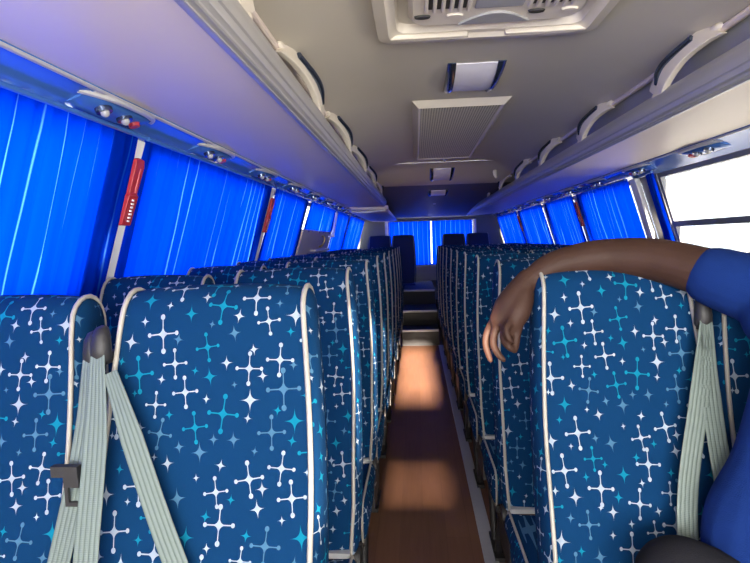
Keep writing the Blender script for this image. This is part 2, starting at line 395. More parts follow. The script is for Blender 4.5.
# ------------------------------------------------------------------ curtains
def curtain(s, y0, y1, z0, z1, label, group='blue pleated window curtains', seed=0, hem=0, gather=1.0):
    rnd = random.Random(seed); L = y1-y0; n = max(20, int(L/.0085)); nz = 8
    ph = [rnd.uniform(0, 6.28) for _ in range(4)]; org = (WX(s, z0, .02), (y0+y1)/2, z0)
    t = thing('curtain', org, label, 'curtain', group)
    bm = bmesh.new(); uvl = bm.loops.layers.uv.new('UVMap'); rows = []; uvs = {}
    for j in range(nz+1):
        f = j/nz; z = z1+(z0-z1)*f; row = []
        for i in range(n+1):
            u = i/n; y = y0+L*u
            k = 2*PI*y/.075
            d = .010*math.sin(k+ph[0]+.8*math.sin(y*5+ph[1]))*(.6+.5*f)+.005*math.sin(k*2.3+ph[2])*f
            yy = y+.008*f*math.sin(k*.5+ph[3])
            v = bm.verts.new((WX(s, z, .030)+s*(d-.004)-org[0], yy-org[1], z-org[2]+(hem*(u-.5)*0)+(.006*math.sin(k*.7) if j == nz else 0)))
            uvs[v] = (y*gather+seed*3.3, z); row.append(v)
        rows.append(row)
    for a, b in zip(rows, rows[1:]):
        for i in range(n):
            fc = bm.faces.new((a[i], a[i+1], b[i+1], b[i]))
            for lp in fc.loops: lp[uvl].uv = uvs[lp.vert]
    mesh_obj('cloth', bm, M['curtain'], t, sharp=180)
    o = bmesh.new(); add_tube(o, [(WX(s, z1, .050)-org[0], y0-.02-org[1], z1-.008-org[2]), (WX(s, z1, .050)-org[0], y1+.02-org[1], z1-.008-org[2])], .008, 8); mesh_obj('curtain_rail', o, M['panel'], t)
    return t
ZB, ZT = 1.18, 1.728
curtain(-1, .24, 1.845, ZB, ZT, 'bright blue pleated curtain over the nearest left window, beside the front row of seats', seed=1)
curtain(-1, 1.905, 3.64, ZB, ZT, 'blue pleated curtain between the two red hammer holders on the left side', seed=2)
curtain(-1, 3.71, 4.86, ZB, ZT, 'blue pleated curtain on the left between the second red holder and the grey door panel', seed=3)
curtain(-1, 4.98, 6.56, 1.455, ZT, 'short blue curtain hanging above the grey door panel on the left', seed=4)
curtain(-1, 6.70, 7.92, ZB, ZT, 'blue curtain on the left just behind the grey door panel', seed=5)
curtain(-1, 8.04, 10.15, ZB, ZT, 'rearmost blue curtain on the left side wall', seed=6)
curtain(1, 4.04, 5.27, ZB, ZT, 'bright blue pleated curtain on the right, nearest to the uncovered window', seed=7)
curtain(1, 5.41, 6.55, ZB, ZT, 'blue curtain on the right just behind the nearer red hammer holder', seed=8)
curtain(1, 6.69, 8.21, ZB, ZT, 'blue curtain on the right in front of the farther red hammer holder', seed=9)
curtain(1, 8.35, 10.32, ZB, ZT, 'rearmost blue curtain on the right side wall', seed=10)
curtain(1, 3.60, 3.74, ZB, ZT, 'narrow gathered blue curtain drawn back at the rear edge of the uncovered right window', seed=11)
def rear_curtain(x0, x1, lab, seed):
    rnd = random.Random(seed); n = int((x1-x0)/.008); t = thing('curtain', ((x0+x1)/2, 10.38, .9), lab, 'curtain', 'blue rear window curtains')
    bm = bmesh.new(); uvl = bm.loops.layers.uv.new('UVMap'); rows = []; uvs = {}
    for j in range(9):
        f = j/8; z = 1.69-.80*f; row = []
        for i in range(n+1):
            x = x0+(x1-x0)*i/n
            pull = .03*math.sin(PI*f)**2*(1 if (seed == 21) == (i > n-8) and (i > n-8 or i < 8) else 0)
            v = bm.verts.new((x-(x0+x1)/2, .016*math.sin(2*PI*x/.075+seed), z-.9)); uvs[v] = (x*1.0+seed, z); row.append(v)
        rows.append(row)
    for a, b in zip(rows, rows[1:]):
        for i in range(n):
            fc = bm.faces.new((a[i], a[i+1], b[i+1], b[i]))
            for lp in fc.loops: lp[uvl].uv = uvs[lp.vert]
    mesh_obj('cloth', bm, M['curtain'], t, sharp=180)
    tube('curtain_rail', M['frame'], [(x0-(x0+x1)/2, 0, .795), (x1-(x0+x1)/2, 0, .795)], .008, t)
rear_curtain(-.50, .268, 'left half of the blue pleated curtain over the rear window', 21)
rear_curtain(.292, 1.03, 'right half of the blue pleated curtain over the rear window', 22)

# ------------------------------------------------------------------ red hammer holders
def hammer_case(s, y, lab):
    z0, z1 = 1.43, 1.655
    t = thing('emergency_hammer_holder', (WX(s, z0, .034), y, z0), lab, 'hammer holder', 'red holders on the window pillars')
    dx = lambda z: WX(s, z, .034)-WX(s, z0, .034)
    bm = bmesh.new(); P = []
    for z, w, th in ((z0, .030, .018), (z0+.10, .031, .022), (z0+.105, .026, .018), (z1-.03, .029, .02), (z1-.006, .028, .016), (z1, .006, .008)):
        P.append([bm.verts.new((dx(z)-s*a, yy, z-z0)) for yy, a in ((-w, 0), (w, 0), (w, th), (-w, th))])
    for a, b in zip(P, P[1:]):
        for k in range(4): bm.faces.new((a[k], a[(k+1) % 4], b[(k+1) % 4], b[k]))
    bm.faces.new(P[0]); bm.faces.new(P[-1][::-1]); mesh_obj('case', bm, M['red'], t, bevel=.003)
    for k in range(7):
        z = z0+.014+k*.0115
        m = box('printed_mark', M['white'], dx(z)-s*.022-.002, dx(z)-s*.022+.002, -.007, .004+(k % 3)*.002, z-z0-.003, z-z0+.003, t)
    tube('hammer_handle', M['red'], [(dx(z0+.11)-s*.019, .006, .11), (dx(z1-.04)-s*.019, .006, .19)], .005, t, 8)
hammer_case(-1, 1.87, 'red emergency hammer holder on the nearest left window pillar')
hammer_case(-1, 3.67, 'red emergency hammer holder on the second left window pillar')
hammer_case(1, 5.34, 'red emergency hammer holder on the right side, nearer one')
hammer_case(1, 8.28, 'red emergency hammer holder on the right side, farther one')

# ------------------------------------------------------------------ luggage racks
def rack(s, y0, y1, lab, handles, rear=False):
    X = lambda h: CX+s*h
    t = thing('luggage_rack', (0, 0, 0), lab, 'luggage rack', 'overhead luggage racks')
    bm = bmesh.new()
    P = [(.655, 1.765), (.85, 1.762), (1.085, 1.772), (1.085, 1.80), (.85, 1.79), (.66, 1.80)]
    extrude_y(bm, [(X(h), z) for h, z in P], y0, y1, ny=2); mesh_obj('bottom_panel', bm, M['rack'], t, sharp=20)
    # silver front profile: rounded with fine grooves on its lower face
    bm = bmesh.new(); pr = []
    for k in range(60):
        a = 2*PI*k/60; r = .052
        h = .648+r*.72*math.cos(a); z = 1.812+r*math.sin(a)*1.05
        if 198 < math.degrees(a) < 262 and (k//2) % 2: h += .0035; z += .0025
        pr.append((X(h), z))
    extrude_y(bm, pr, y0, y1); mesh_obj('front_profile', bm, M['silver'], t, sharp=40)
    tube('edge_trim', M['alu'], [(X(1.088), y0, 1.768), (X(1.088), y1, 1.768)], .008, t, 8)
    if not rear:
        tube('top_rail', M['rack'], [(X(.700), y0, 1.978), (X(.700), y1, 1.978)], .012, t, 10)
        bm = bmesh.new(); extrude_y(bm, [(X(.735), 1.985), (X(.79), 1.90), (X(.84), 1.80), (X(.85), 1.80), (X(.80), 1.90), (X(.745), 1.99)], y0, y1); mesh_obj('back_panel', bm, M['wall'], t)
    for yb in handles:
        L = .40 if s < 0 else .30
        pts = spline([(X(.635), yb, 1.855), (X(.628), yb-L*.2, 1.895), (X(.640), yb-L*.5, 1.942), (X(.664), yb-L*.8, 1.970), (X(.690), yb-L, 1.984)], 6)
        bm = bmesh.new(); rows = []
        for i, p in enumerate(pts):
            f = i/(len(pts)-1); w = .040+.010*(abs(f-.5)*2)**2
            rows.append([bm.verts.new((p.x+s*a, p.y+bb*1.0, p.z+bb*.6)) for a, bb in ((-.012, -w), (-.012, w), (.012, w), (.012, -w))])
        for a, b in zip(rows, rows[1:]):
            for k in range(4): bm.faces.new((a[k], a[(k+1) % 4], b[(k+1) % 4], b[k]))
        bm.faces.new(rows[0]); bm.faces.new(rows[-1][::-1])
        h = mesh_obj('grab_handle', bm, M['beige'], t, bevel=.004)
        g = spline([(X(.622), yb-.06, 1.880), (X(.612), yb-L*.3, 1.915), (X(.618), yb-L*.5, 1.942), (X(.650), yb-L*.85, 1.975)], 6)
        tube('dark_grip', M['chrome'], [(p.x, p.y+.030, p.z+.010) for p in g], .011, h, 8)
        for pz in ((pts[0]), (pts[-1])):
            b2 = bmesh.new(); add_ball(b2, (pz.x, pz.y, pz.z), .026, 10, (.6, 1.5, .6)); mesh_obj('mount', b2, M['beige'], h)
    return t
rack(-1, Y0+.02, 6.8, 'long silver edged luggage rack above the left window seats', [1.3+.98*k-.04 for k in range(0, 6)])
rack(1, Y0+.02, 10.3, 'long silver edged luggage rack with pale handles above the right hand seats', [1.22+.98*k for k in range(0, 9)])
# rounded rear housing on the left
t = thing('overhead_housing', (CX-.86, 8.7, 1.7), 'rounded pale overhead housing behind the end of the left luggage rack', 'overhead housing')
bm = bmesh.new()
rows = []
for y, zz, hh in ((7.0, 1.775, .02), (7.02, 1.735, .03), (7.10, 1.712, .05), (7.25, 1.705, .06), (8.5, 1.70, .06), (10.4, 1.70, .04)):
    rows.append([bm.verts.new((CX-h-(CX-.86), y-8.7, z-1.7)) for h, z in ((.60, zz+hh*.6), (.62, zz+.012), (.68, zz), (1.05, zz+.01), (1.12, zz+.03), (1.12, zz+hh), (.68, zz+hh))])
for a, b in zip(rows, rows[1:]):
    for k in range(7): bm.faces.new((a[k], a[(k+1) % 7], b[(k+1) % 7], b[k]))
bm.faces.new(rows[0]); bm.faces.new(rows[-1][::-1]); mesh_obj('shell', bm, M['rack'], t, bevel=.01)
tube('lip', M['pillar'], [(-.20, -1.72, .02), (0, -1.745, .012), (.22, -1.72, .03)], .014, t, 8)
# lining strip between rack and windows
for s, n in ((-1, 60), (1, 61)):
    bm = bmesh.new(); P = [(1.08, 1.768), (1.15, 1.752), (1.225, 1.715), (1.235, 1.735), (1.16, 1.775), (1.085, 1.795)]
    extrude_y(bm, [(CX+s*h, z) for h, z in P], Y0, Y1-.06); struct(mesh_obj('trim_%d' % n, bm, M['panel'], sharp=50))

# ------------------------------------------------------------------ reading light panels under the rack
def light_panel(s):
    t = thing('reading_light_panel')
    c = lambda h, y, z: ((h-1.14)*s, y, z-1.745)
    bm = bmesh.new(); rows = []; n = 12
    for i in range(n+1):
        f = i/n; y = (f-.5)*.36; e = math.sin(PI*f)**.5 if 0 < f < 1 else 0.0
        rows.append([bm.verts.new(c(*q)) for q in ((1.085+.02*(1-e), y, 1.764), (1.10, y, 1.764-.020*e-.002), (1.16, y, 1.745-.016*e-.002), (1.185, y, 1.736-.004*e), (1.185, y, 1.745), (1.10, y, 1.77))])
    for a, b in zip(rows, rows[1:]):
        for k in range(6): bm.faces.new((a[k], a[(k+1) % 6], b[(k+1) % 6], b[k]))
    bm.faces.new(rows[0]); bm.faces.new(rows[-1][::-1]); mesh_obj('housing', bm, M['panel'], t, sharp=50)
    arc = [c(1.078+.012*abs(k/6-1)**3*4, (k/6-1)*.20, 1.757+.006*abs(k/6-1)**3) for k in range(13)]
    tube('chrome_lip', M['alu'], arc, .010, t, 8)
    for y in (-.09, .02):
        bm = bmesh.new(); add_tube(bm, [c(1.125, y, 1.745), c(1.120, y, 1.728)], [.024, .022], 16); r = mesh_obj('air_nozzle', bm, M['chrome'], t)
        bm = bmesh.new(); add_ball(bm, c(1.119, y, 1.727), .013, 10); mesh_obj('lens', bm, M['clear'], r)
    bm = bmesh.new(); add_tube(bm, [c(1.135, .10, 1.74), c(1.132, .10, 1.726)], [.018, .016], 14); mesh_obj('red_button', bm, M['red'], t)
    return t
def tree(o): return [o]+[x for c in o.children for x in tree(c)]
def copy_tree(o, parent=None):
    c = o.copy(); col.objects.link(c)
    if parent is not None: c.parent = parent
    for ch in list(o.children): copy_tree(ch, c)
    return c
ORD = ['first', 'second', 'third', 'fourth', 'fifth', 'sixth', 'seventh', 'eighth', 'ninth', 'tenth', 'eleventh', 'twelfth']
for s, ys, side in ((-1, [1.62, 2.42, 3.22, 4.02, 4.82, 5.6, 6.35, 7.1, 8.0, 8.9], 'left'), (1, [2.9, 3.7, 4.5, 5.3, 6.1, 6.9, 7.7, 8.5, 9.3], 'right')):
    proto = light_panel(s)
    for i, y in enumerate(ys):
        o = proto if i == 0 else copy_tree(proto)
        o.location = (CX+s*1.14, y, 1.745)
        tag(o, 'reading light and air nozzle panel under the %s rack, %s from the front' % (side, ORD[i]), 'reading light', 'reading light panels under the racks')

# ------------------------------------------------------------------ ceiling fittings
def ceiling_lamp(loc, lab, rx=0):
    t = thing('ceiling_lamp', loc, lab, 'ceiling lamp', 'ceiling lamps over the aisle')
    t.rotation_euler = (rx, 0, 0)
    bm = bmesh.new(); n = 10; rows = []
    for i in range(n+1):
        f = i/n; y = (f-.5)*.42; z = -.030*math.sin(PI*f)**.6 if 0 < f < 1 else -.003
        rows.append([bm.verts.new((x, y, z)) for x in (-.085, .085)])
    for a, b in zip(rows, rows[1:]): bm.faces.new((a[0], a[1], b[1], b[0]))
    ret = bmesh.ops.extrude_face_region(bm, geom=bm.faces[:])
    for v in ret['geom']:
        if isinstance(v, bmesh.types.BMVert): v.co.z = 0
    mesh_obj('diffuser', bm, M['lamp'], t, sharp=60)
    for sx in (-1, 1):
        bm = bmesh.new(); rows = []
        for i in range(n+1):
            f = i/n; y = (f-.5)*.45; z = -.038*math.sin(PI*f)**.6-.002 if 0 < f < 1 else -.004
            rows.append([bm.verts.new((sx*x, y, zz)) for x, zz in ((.084, z), (.100, z*1.0), (.117, z*.55), (.119, 0), (.084, 0))])
        for a, b in zip(rows, rows[1:]):
            for k in range(5): bm.faces.new((a[k], a[(k+1) % 5], b[(k+1) % 5], b[k]))
        bm.faces.new(rows[0]); bm.faces.new(rows[-1][::-1]); mesh_obj('end_cap', bm, M['chrome'], t, sharp=60)
    return t
ceiling_lamp((CX-.005, 2.58, 2.061), 'pale rectangular ceiling lamp with dark chrome ends, between the air unit and the grille')
ceiling_lamp((CX, 5.72, 1.997), 'ceiling lamp with chrome ends on the sloping bulkhead behind the grille', -.16)
ceiling_lamp((CX, 6.75, 1.903), 'farther small ceiling lamp on the dark rear ceiling', -.04)
for y, z, lab in ((5.12, 2.06, 'tiny round ceiling button at the rear end of the grille'), (8.0, 1.852, 'tiny round lamp on the dark rear ceiling')):
    t = thing('ceiling_spot', (CX, y, z), lab, 'small lamp'); bm = bmesh.new(); add_tube(bm, [(0, 0, 0), (0, 0, -.012)], [.02, .016], 14); mesh_obj('rim', bm, M['alu'], t)
    bm = bmesh.new(); add_ball(bm, (0, 0, -.010), .011, 10); mesh_obj('lens', bm, M['clear'], t)
t = thing('coat_hook', (.78, 5.6, 2.0), 'small pale hook on the bulkhead near the right luggage rack', 'hook')
bm = bmesh.new(); add_tube(bm, [(0, 0, 0), (0, -.01, -.05), (.01, -.03, -.075)], [.022, .016, .01], 8); mesh_obj('hook', bm, M['beige'], t)
# return air grille
t = thing('return_air_grille', (.25, 3.93, 2.06), 'long perforated beige return air grille in the ceiling', 'ceiling grille')
bm = bmesh.new()
x0, x1, y0, y1 = -.255, .255, -.985, .985
def ring(bm, o, i, z0, zi):
    A = [bm.verts.new((x, y, z)) for (x, y), z in zip(((o[0], o[2]), (o[1], o[2]), (o[1], o[3]), (o[0], o[3])), (z0,)*4)]
    B = [bm.verts.new((x, y, zi)) for x, y in ((i[0], i[2]), (i[1], i[2]), (i[1], i[3]), (i[0], i[3]))]
    for k in range(4): bm.faces.new((A[k], A[(k+1) % 4], B[(k+1) % 4], B[k]))
    return A, B
ring(bm, (x0, x1, y0, y1), (x0+.035, x1-.035, y0+.05, y1-.05), 0.0, -.03)
ring(bm, (x0+.035, x1-.035, y0+.05, y1-.05), (x0+.05, x1-.05, y0+.065, y1-.065), -.03, -.022)
mesh_obj('frame', bm, M['beige'], t, sharp=15)
box('mesh_panel', M['perf'], x0+.045, x1-.045, y0+.06, y1-.06, -.024, -.016, t)
# roof air unit
t = thing('roof_air_unit', (.25, 1.47, 2.06), 'beige slotted air conditioning unit in a raised frame on the ceiling, nearest the camera', 'air conditioner')
def rrect(x0, x1, y0, y1, r, n=5):
    out = []
    for cx, cy, a0 in ((x1-r, y1-r, 0), (x0+r, y1-r, 90), (x0+r, y0+r, 180), (x1-r, y0+r, 270)):
        for k in range(n+1): a = math.radians(a0+90*k/n); out.append((cx+r*math.cos(a), cy+r*math.sin(a)))
    return out
bm = bmesh.new(); loops = []
for (a, b, c, d, r), z in (((-.385, .385, -.55, .545, .06), 0), ((-.378, .378, -.54, .535, .06), -.032), ((-.34, .34, -.50, .49, .05), -.040), ((-.325, .325, -.485, .475, .045), -.028), ((-.312, .312, -.47, .455, .04), -.026), ((-.305, .305, -.46, .445, .04), .0)):
    loops.append([bm.verts.new((x, y, z)) for x, y in rrect(a*.95, b*.95, c, d, r)])
for a, b in zip(loops, loops[1:]):
    for k in range(len(a)): bm.faces.new((a[k], a[(k+1) % len(a)], b[(k+1) % len(a)], b[k]))
mesh_obj('frame', bm, M['beige'], t, sharp=30)
for sx in (-1, 1): box('frame_ridge', M['beige'], sx*.19-.13, sx*.19+.13, .462, .482, -.042, -.026, t, .004)
bm = bmesh.new(); loops = []
for (a, b, c, d, r), z in (((-.27, .27, -.42, .335, .05), 0), ((-.27, .27, -.42, .335, .05), -.035), ((-.255, .255, -.40, .318, .05), -.055)):
    loops.append([bm.verts.new((x, y, z)) for x, y in rrect(a*.95, b*.95, c, d, r)])
for a, b in zip(loops, loops[1:]):
    for k in range(len(a)): bm.faces.new((a[k], a[(k+1) % len(a)], b[(k+1) % len(a)], b[k]))
bm.faces.new(loops[-1]); h = mesh_obj('housing', bm, M['beige'], t, sharp=30)
for sx in (-1, 1):
    for k in range(5):
        x = sx*.145+(k-2)*.024
        box('vent_slot', M['dark'], x-.006, x+.006, -.02, .195, -.0575, -.054, t, .002)
    for k in range(6):
        x = sx*.145+(k-2.5)*.024
        box('slat', M['beige'], x-.0055, x+.0055, -.02, .20, -.066, -.054, t, .003)
    for q, (dx, mt) in enumerate(((-.05, 'dark'), (.045, 'beige'))):
        bm = bmesh.new(); add_tube(bm, [(sx*.165+dx, .245, -.053), (sx*.165+dx, .245, -.0605)], [.026, .022], 20, True)
        for v in bm.verts: v.co.y = .245+(v.co.y-.245)*.5
        mesh_obj('knob', bm, M[mt], t)
box('centre_panel', M['grey'], -.068, .068, -.05, .195, -.062, -.054, t, .006)
bm = bmesh.new(); pts = [(-.105, .308)]+[(-.105+.21*k/12, .308-.075*math.sin(PI*k/12)) for k in range(1, 12)]+[(.105, .308)]
v0 = [bm.verts.new((x, y, -.054)) for x, y in pts]; v1 = [bm.verts.new((x, y, -.062)) for x, y in pts]
bm.faces.new(v1)
for k in range(len(pts)): bm.faces.new((v0[k], v0[(k+1) % len(pts)], v1[(k+1) % len(pts)], v1[k]))
mesh_obj('sensor_window', bm, M['grey'], t)

# ------------------------------------------------------------------ seats
REC = .235
def lofted_pad(P, medial, w, bulge, crown, uvshift=(0, 0), nx=12, closed=False):
    """P: side outline [(y,z)], medial(i): inner point, w(i): half width. Returns pad mesh + piping loops"""
    bm = bmesh.new(); uvl = bm.loops.layers.uv.new('UVMap'); uv = {}
    n = len(P); arc = [0]
    for a, b in zip(P, P[1:]): arc.append(arc[-1]+math.hypot(b[0]-a[0], b[1]-a[1]))
    nrm = []
    for i in range(n):
        a = P[(i-1) % n] if closed else P[max(i-1, 0)]; b = P[(i+1) % n] if closed else P[min(i+1, n-1)]
        d = Vector((b[0]-a[0], b[1]-a[1])).normalized(); nrm.append((-d.y, d.x))
    cols = []
    for j in range(nx+1):
        u = -1+2*j/nx; c = []
        for i in range(n):
            k = crown*(1-abs(u)**3)
            v = bm.verts.new((u*w(i), P[i][0]+nrm[i][0]*k, P[i][1]+nrm[i][1]*k)); uv[v] = (u*w(i)+uvshift[0], arc[i]+uvshift[1]); c.append(v)
        cols.append(c)
    def quad(a, b, uvd=None):
        m = n if closed else n-1
        for i in range(m):
            k = (i+1) % n
            f = bm.faces.new((a[i], b[i], b[k], a[k]))
            vals = [uvd(q) if uvd else uv[q] for q in f.verts]
            if closed and k == 0:
                vals[2] = (vals[2][0], arc[-1]+.02+uvshift[1]) if not uvd else vals[2]; vals[3] = (vals[3][0], arc[-1]+.02+uvshift[1]) if not uvd else vals[3]
            for lp, t in zip(f.loops, vals): lp[uvl].uv = t
    for a, b in zip(cols, cols[1:]): quad(a, b)
    gdir = lambda v: (v.co.y+v.co.z*.05+1.37, v.co.z+.77)
    for s in (-1, 1):
        prev = cols[0] if s < 0 else cols[-1]
        for t in (.25, .5, .75, 1.0):
            c = []
            for i in range(n):
                mx, my = medial(i)
                e = 1-math.cos(t*PI/2)
                y = P[i][0]+(mx-P[i][0])*e; z = P[i][1]+(my-P[i][1])*e
                c.append(bm.verts.new((s*(w(i)+bulge*math.sin(t*PI/2)), y, z)))
            quad(prev, c, gdir); prev = c
    loops = []
    for s in (-1, 1): loops.append([(s*(w(i)+.002), P[i][0]+nrm[i][0]*.003, P[i][1]+nrm[i][1]*.003) for i in range(n)])
    return bm, loops
def back_outline():
    H = .868; pts = []
    prof = [(0, -.012), (.08, -.028), (.2, -.040), (.34, -.030), (.48, -.014), (.6, -.008), (.72, -.006), (.80, -.006)]
    fr = spline([(h, n, 0) for h, n in prof], 3); fr = [(p.x, p.y) for p in fr]
    rt = .058; cc = (H-.006-rt, -.004+rt)
    fr = [p for p in fr if p[0] < cc[0]-.01]
    for k in range(0, 11):
        a = PI*k/10; fr.append((cc[0]+rt*math.sin(a)*(1.0), cc[1]-rt*math.cos(a)))
    rear = [(.66, .120), (.52, .124), (.36, .124), (.2, .118), (.05, .10), (0, .09)]
    fr += rear
    return fr
BO = back_outline()
def to_yz(h, n): return (h*REC*.973+n*.973, .43+h*.973-n*REC*.6)
def build_back():
    P = [to_yz(h, n) for h, n in BO]
    def w(i):
        h = BO[i][0]; b = .174+.021*math.sin(min(1, max(0, (.83-h)/.42))*PI/2)
        return b-.012*max(0, (.15-h)/.15)
    def med(i):
        h, n = BO[i]; hm = min(max(h, .02), .80); return to_yz(hm, .045)
    # orientation: normal must point outwards (front = -y)
    return lofted_pad(P, med, w, .021, .010)
def piping_mesh(L, r=.0052, seg=7):
    bm = bmesh.new(); add_tube(bm, L, r, seg); return bm
def mk(name, bm, mat, sharp=60):
    o = mesh_obj(name, bm, mat, None, True, 0, sharp); me = o.data; col.objects.unlink(o); bpy.data.objects.remove(o); return me
bmb, lp = build_back()
ME_BACK = mk('backrest', bmb, M['fabric']); ME_BPIPE = [mk('piping', piping_mesh(L), M['piping']) for L in lp]
# cushion
co = []
for (cy, cz, a0, a1, r) in ((-.435+.05, .395+.0, 90, 200, .05), (-.435+.04, .35, 200, 270, .04), (-.05, .34, 270, 340, .03), (-.045, .40, 10, 90, .04)):
    for k in range(6):
        a = math.radians(a0+(a1-a0)*k/5); co.append((cy+r*math.cos(a), cz+r*math.sin(a)))
co = co[::-1]
bmc, lc = lofted_pad(co, lambda i: (min(max(co[i][0], -.38), -.06), .385), lambda i: .188, .022, -.008, (1.7, .9), 12, True)
ME_CUSH = mk('cushion', bmc, M['fabric']); ME_CPIPE = [mk('piping', piping_mesh(L+[L[0]], .0045), M['piping']) for L in lc]
# frame parts
bm = bmesh.new(); add_box(bm, -.19, .19, -.42, .06, .285, .312); add_box(bm, -.17, -.14, -.40, .05, .24, .29); add_box(bm, .14, .17, -.40, .05, .24, .29)
ME_FRAME = mk('seat_frame', bm, M['black'])
def leg_mesh(s):
    bm = bmesh.new()
    for pts in (([(s*.155, -.34, .25), (s*.155, -.22, .01)]), ([(s*.155, .0, .25), (s*.155, -.12, .01)])): add_tube(bm, pts, .018, 8)
    add_box(bm, s*.155-.022, s*.155+.022, -.28, -.06, 0.0005, .018); add_box(bm, s*.155-.012, s*.155+.012, -.32, .01, .20, .25)
    return bm
ME_LEG = [mk('leg', leg_mesh(-1), M['black']), mk('leg', leg_mesh(1), M['black'])]
def hinge_mesh(s):
    bm = bmesh.new(); add_tube(bm, [(s*.188, .03, .40), (s*.209, .03, .40)], .036, 16); add_box(bm, s*.205-.006, s*.205+.006, -.16, .06, .30, .40); return bm
ME_HINGE = [mk('hinge_cover', hinge_mesh(-1), M['black']), mk('hinge_cover', hinge_mesh(1), M['black'])]
bm = bmesh.new(); add_box(bm, -.185, .185, -.035, -.012, .437, .452)
ME_BAR = mk('hinge_bar', bm, M['alu'])
bm = bmesh.new(); add_tube(bm, spline([(.200, -.02, .36), (.205, -.07, .37), (.205, -.13, .385)], 4), [.008]*9, 8, True, (1, .6)); ME_LEVER = mk('recliner_lever', bm, M['alu'])
# seat belts
def front_y(z): return (z-.43)*REC-.04
def strap_mesh(pts, width=.044, twist=0):
    pts = spline(pts, 8); bm = bmesh.new(); uvl = bm.loops.layers.uv.new('UVMap'); rows = []; acc = 0; uv = {}
    for i, p in enumerate(pts):
        t = (pts[min(i+1, len(pts)-1)]-pts[max(i-1, 0)]).normalized()
        f = i/(len(pts)-1); ang = twist*(1-f)
        side = Vector((math.cos(ang), math.sin(ang), 0)); side = (side-t*side.dot(t)).normalized(); nn = t.cross(side)
        wd = width*(.62+.38*min(1, f*4))
        if i: acc += (p-pts[i-1]).length
        r = []
        for a, b in ((-.5, .0008), (-.25, .0008), (0, .0008), (.25, .0008), (.5, .0008), (.5, -.0008), (0, -.0008), (-.5, -.0008)):
            v = bm.verts.new(p+side*a*wd+nn*b); uv[v] = (a+.5, acc); r.append(v)
        rows.append(r)
    for a, b in zip(rows, rows[1:]):
        for k in range(8):
            f = bm.faces.new((a[k], a[(k+1) % 8], b[(k+1) % 8], b[k]))
            for l in f.loops: l[uvl].uv = uv[l.vert]
    bm.faces.new(rows[0]); bm.faces.new(rows[-1][::-1]); return bm
def guide_mesh(gx):
    bm = bmesh.new(); rows = []
    for z, wd, th, yo in ((-.034, .017, .013, 0), (-.028, .020, .016, 0), (-.010, .019, .018, 0), (.014, .017, .016, .003), (.028, .012, .011, .008), (.032, .004, .004, .012)):
        rows.append([bm.verts.new((gx+wd*math.cos(2*PI*k/12), .135+yo+th*math.sin(2*PI*k/12), 1.172+z)) for k in range(12)])
    for a, b in zip(rows, rows[1:]):
        for k in range(12): bm.faces.new((a[k], a[(k+1) % 12], b[(k+1) % 12], b[k]))
    bm.faces.new(rows[0]); bm.faces.new(rows[-1][::-1])
    add_box(bm, gx-.008, gx+.008, .14, .19, 1.13, 1.15)
    return bm
BELTS = {  # belt hang: x at guide, at 1.0, .8 and .6 m
 'left aisle': (-.200, -.184, -.174, -.16), 'left window': (.247, .257, .239, .21), 'right aisle': (.190, .150, .088, .07), 'right other': (-.245, -.262, -.262, -.24)}
ME_GUIDE = {k: mk('belt_guide', guide_mesh(v[0]), M['black']) for k, v in BELTS.items()}
ME_DROP = {k: mk('belt_strap', strap_mesh([(v[0], .122, 1.15), (v[1], front_y(1.0)-.025, 1.0), (v[2], front_y(.8)-.05, .80), (v[3], -.07, .60), (v[3], -.09, .46)]), M['web']) for k, v in BELTS.items()}
ME_DIAG = mk('belt_strap', strap_mesh([(-.172, .112, 1.12), (-.118, front_y(1.0)-.020, 1.005), (-.055, front_y(.86)-.024, .86), (.03, front_y(.68)-.030, .68), (.10, -.055, .47)], .042), M['web'])
def tongue_mesh():
    bm = bmesh.new(); add_box(bm, -.026, .026, -.008, .006, -.010, .010); add_box(bm, -.004, .026, -.006, .004, -.03, -.008)
    add_box(bm, -.004, .003, -.004, .002, -.06, -.02); add_box(bm, -.004, .022, -.004, .002, -.066, -.058); return bm
ME_TONGUE = mk('belt_tongue', tongue_mesh(), M['black'])
def child(name, me, parent, loc=(0, 0, 0), label=None):
    o = bpy.data.objects.new(name, me); col.objects.link(o); o.parent = parent; o.location = loc
    if label: o['label'] = label
    return o
def build_seat(guide, diag, tongue, base=True):
    t = thing('bus_seat')
    b = child('backrest', ME_BACK, t)
    for me in ME_BPIPE: child('piping', me, b)
    c = child('cushion', ME_CUSH, t)
    for me in ME_CPIPE: child('piping', me, c)
    child('seat_frame', ME_FRAME, t)
    if base:
        for me in ME_LEG: child('leg', me, t)
    for me in ME_HINGE: child('hinge_cover', me, t)
    child('hinge_bar', ME_BAR, t); child('recliner_lever', ME_LEVER, t)
    child('belt_guide', ME_GUIDE[guide], t); child('belt_strap', ME_DROP[guide], t)
    if diag: child('belt_strap', ME_DIAG, t, label='strap crossing the seat diagonally')
    if tongue: child('belt_tongue', ME_TONGUE, t, (.246, front_y(.93)-.047, .965))
    return t
SEATS = [  # column, centre x, first top distance, guide side, diagonal, tongue, description
 ('left', 'aisle seat', -.402, 1.085, 'left aisle', True, False),
 ('left', 'window seat', -.875, 1.11, 'left window', False, True),
 ('right', 'aisle seat', .460, 1.36, 'right aisle', False, False),
 ('right', 'middle seat', .862, 1.36, 'right other', False, False),
 ('right', 'window seat', 1.27, 1.36, 'right other', False, False)]
PITCH = .70
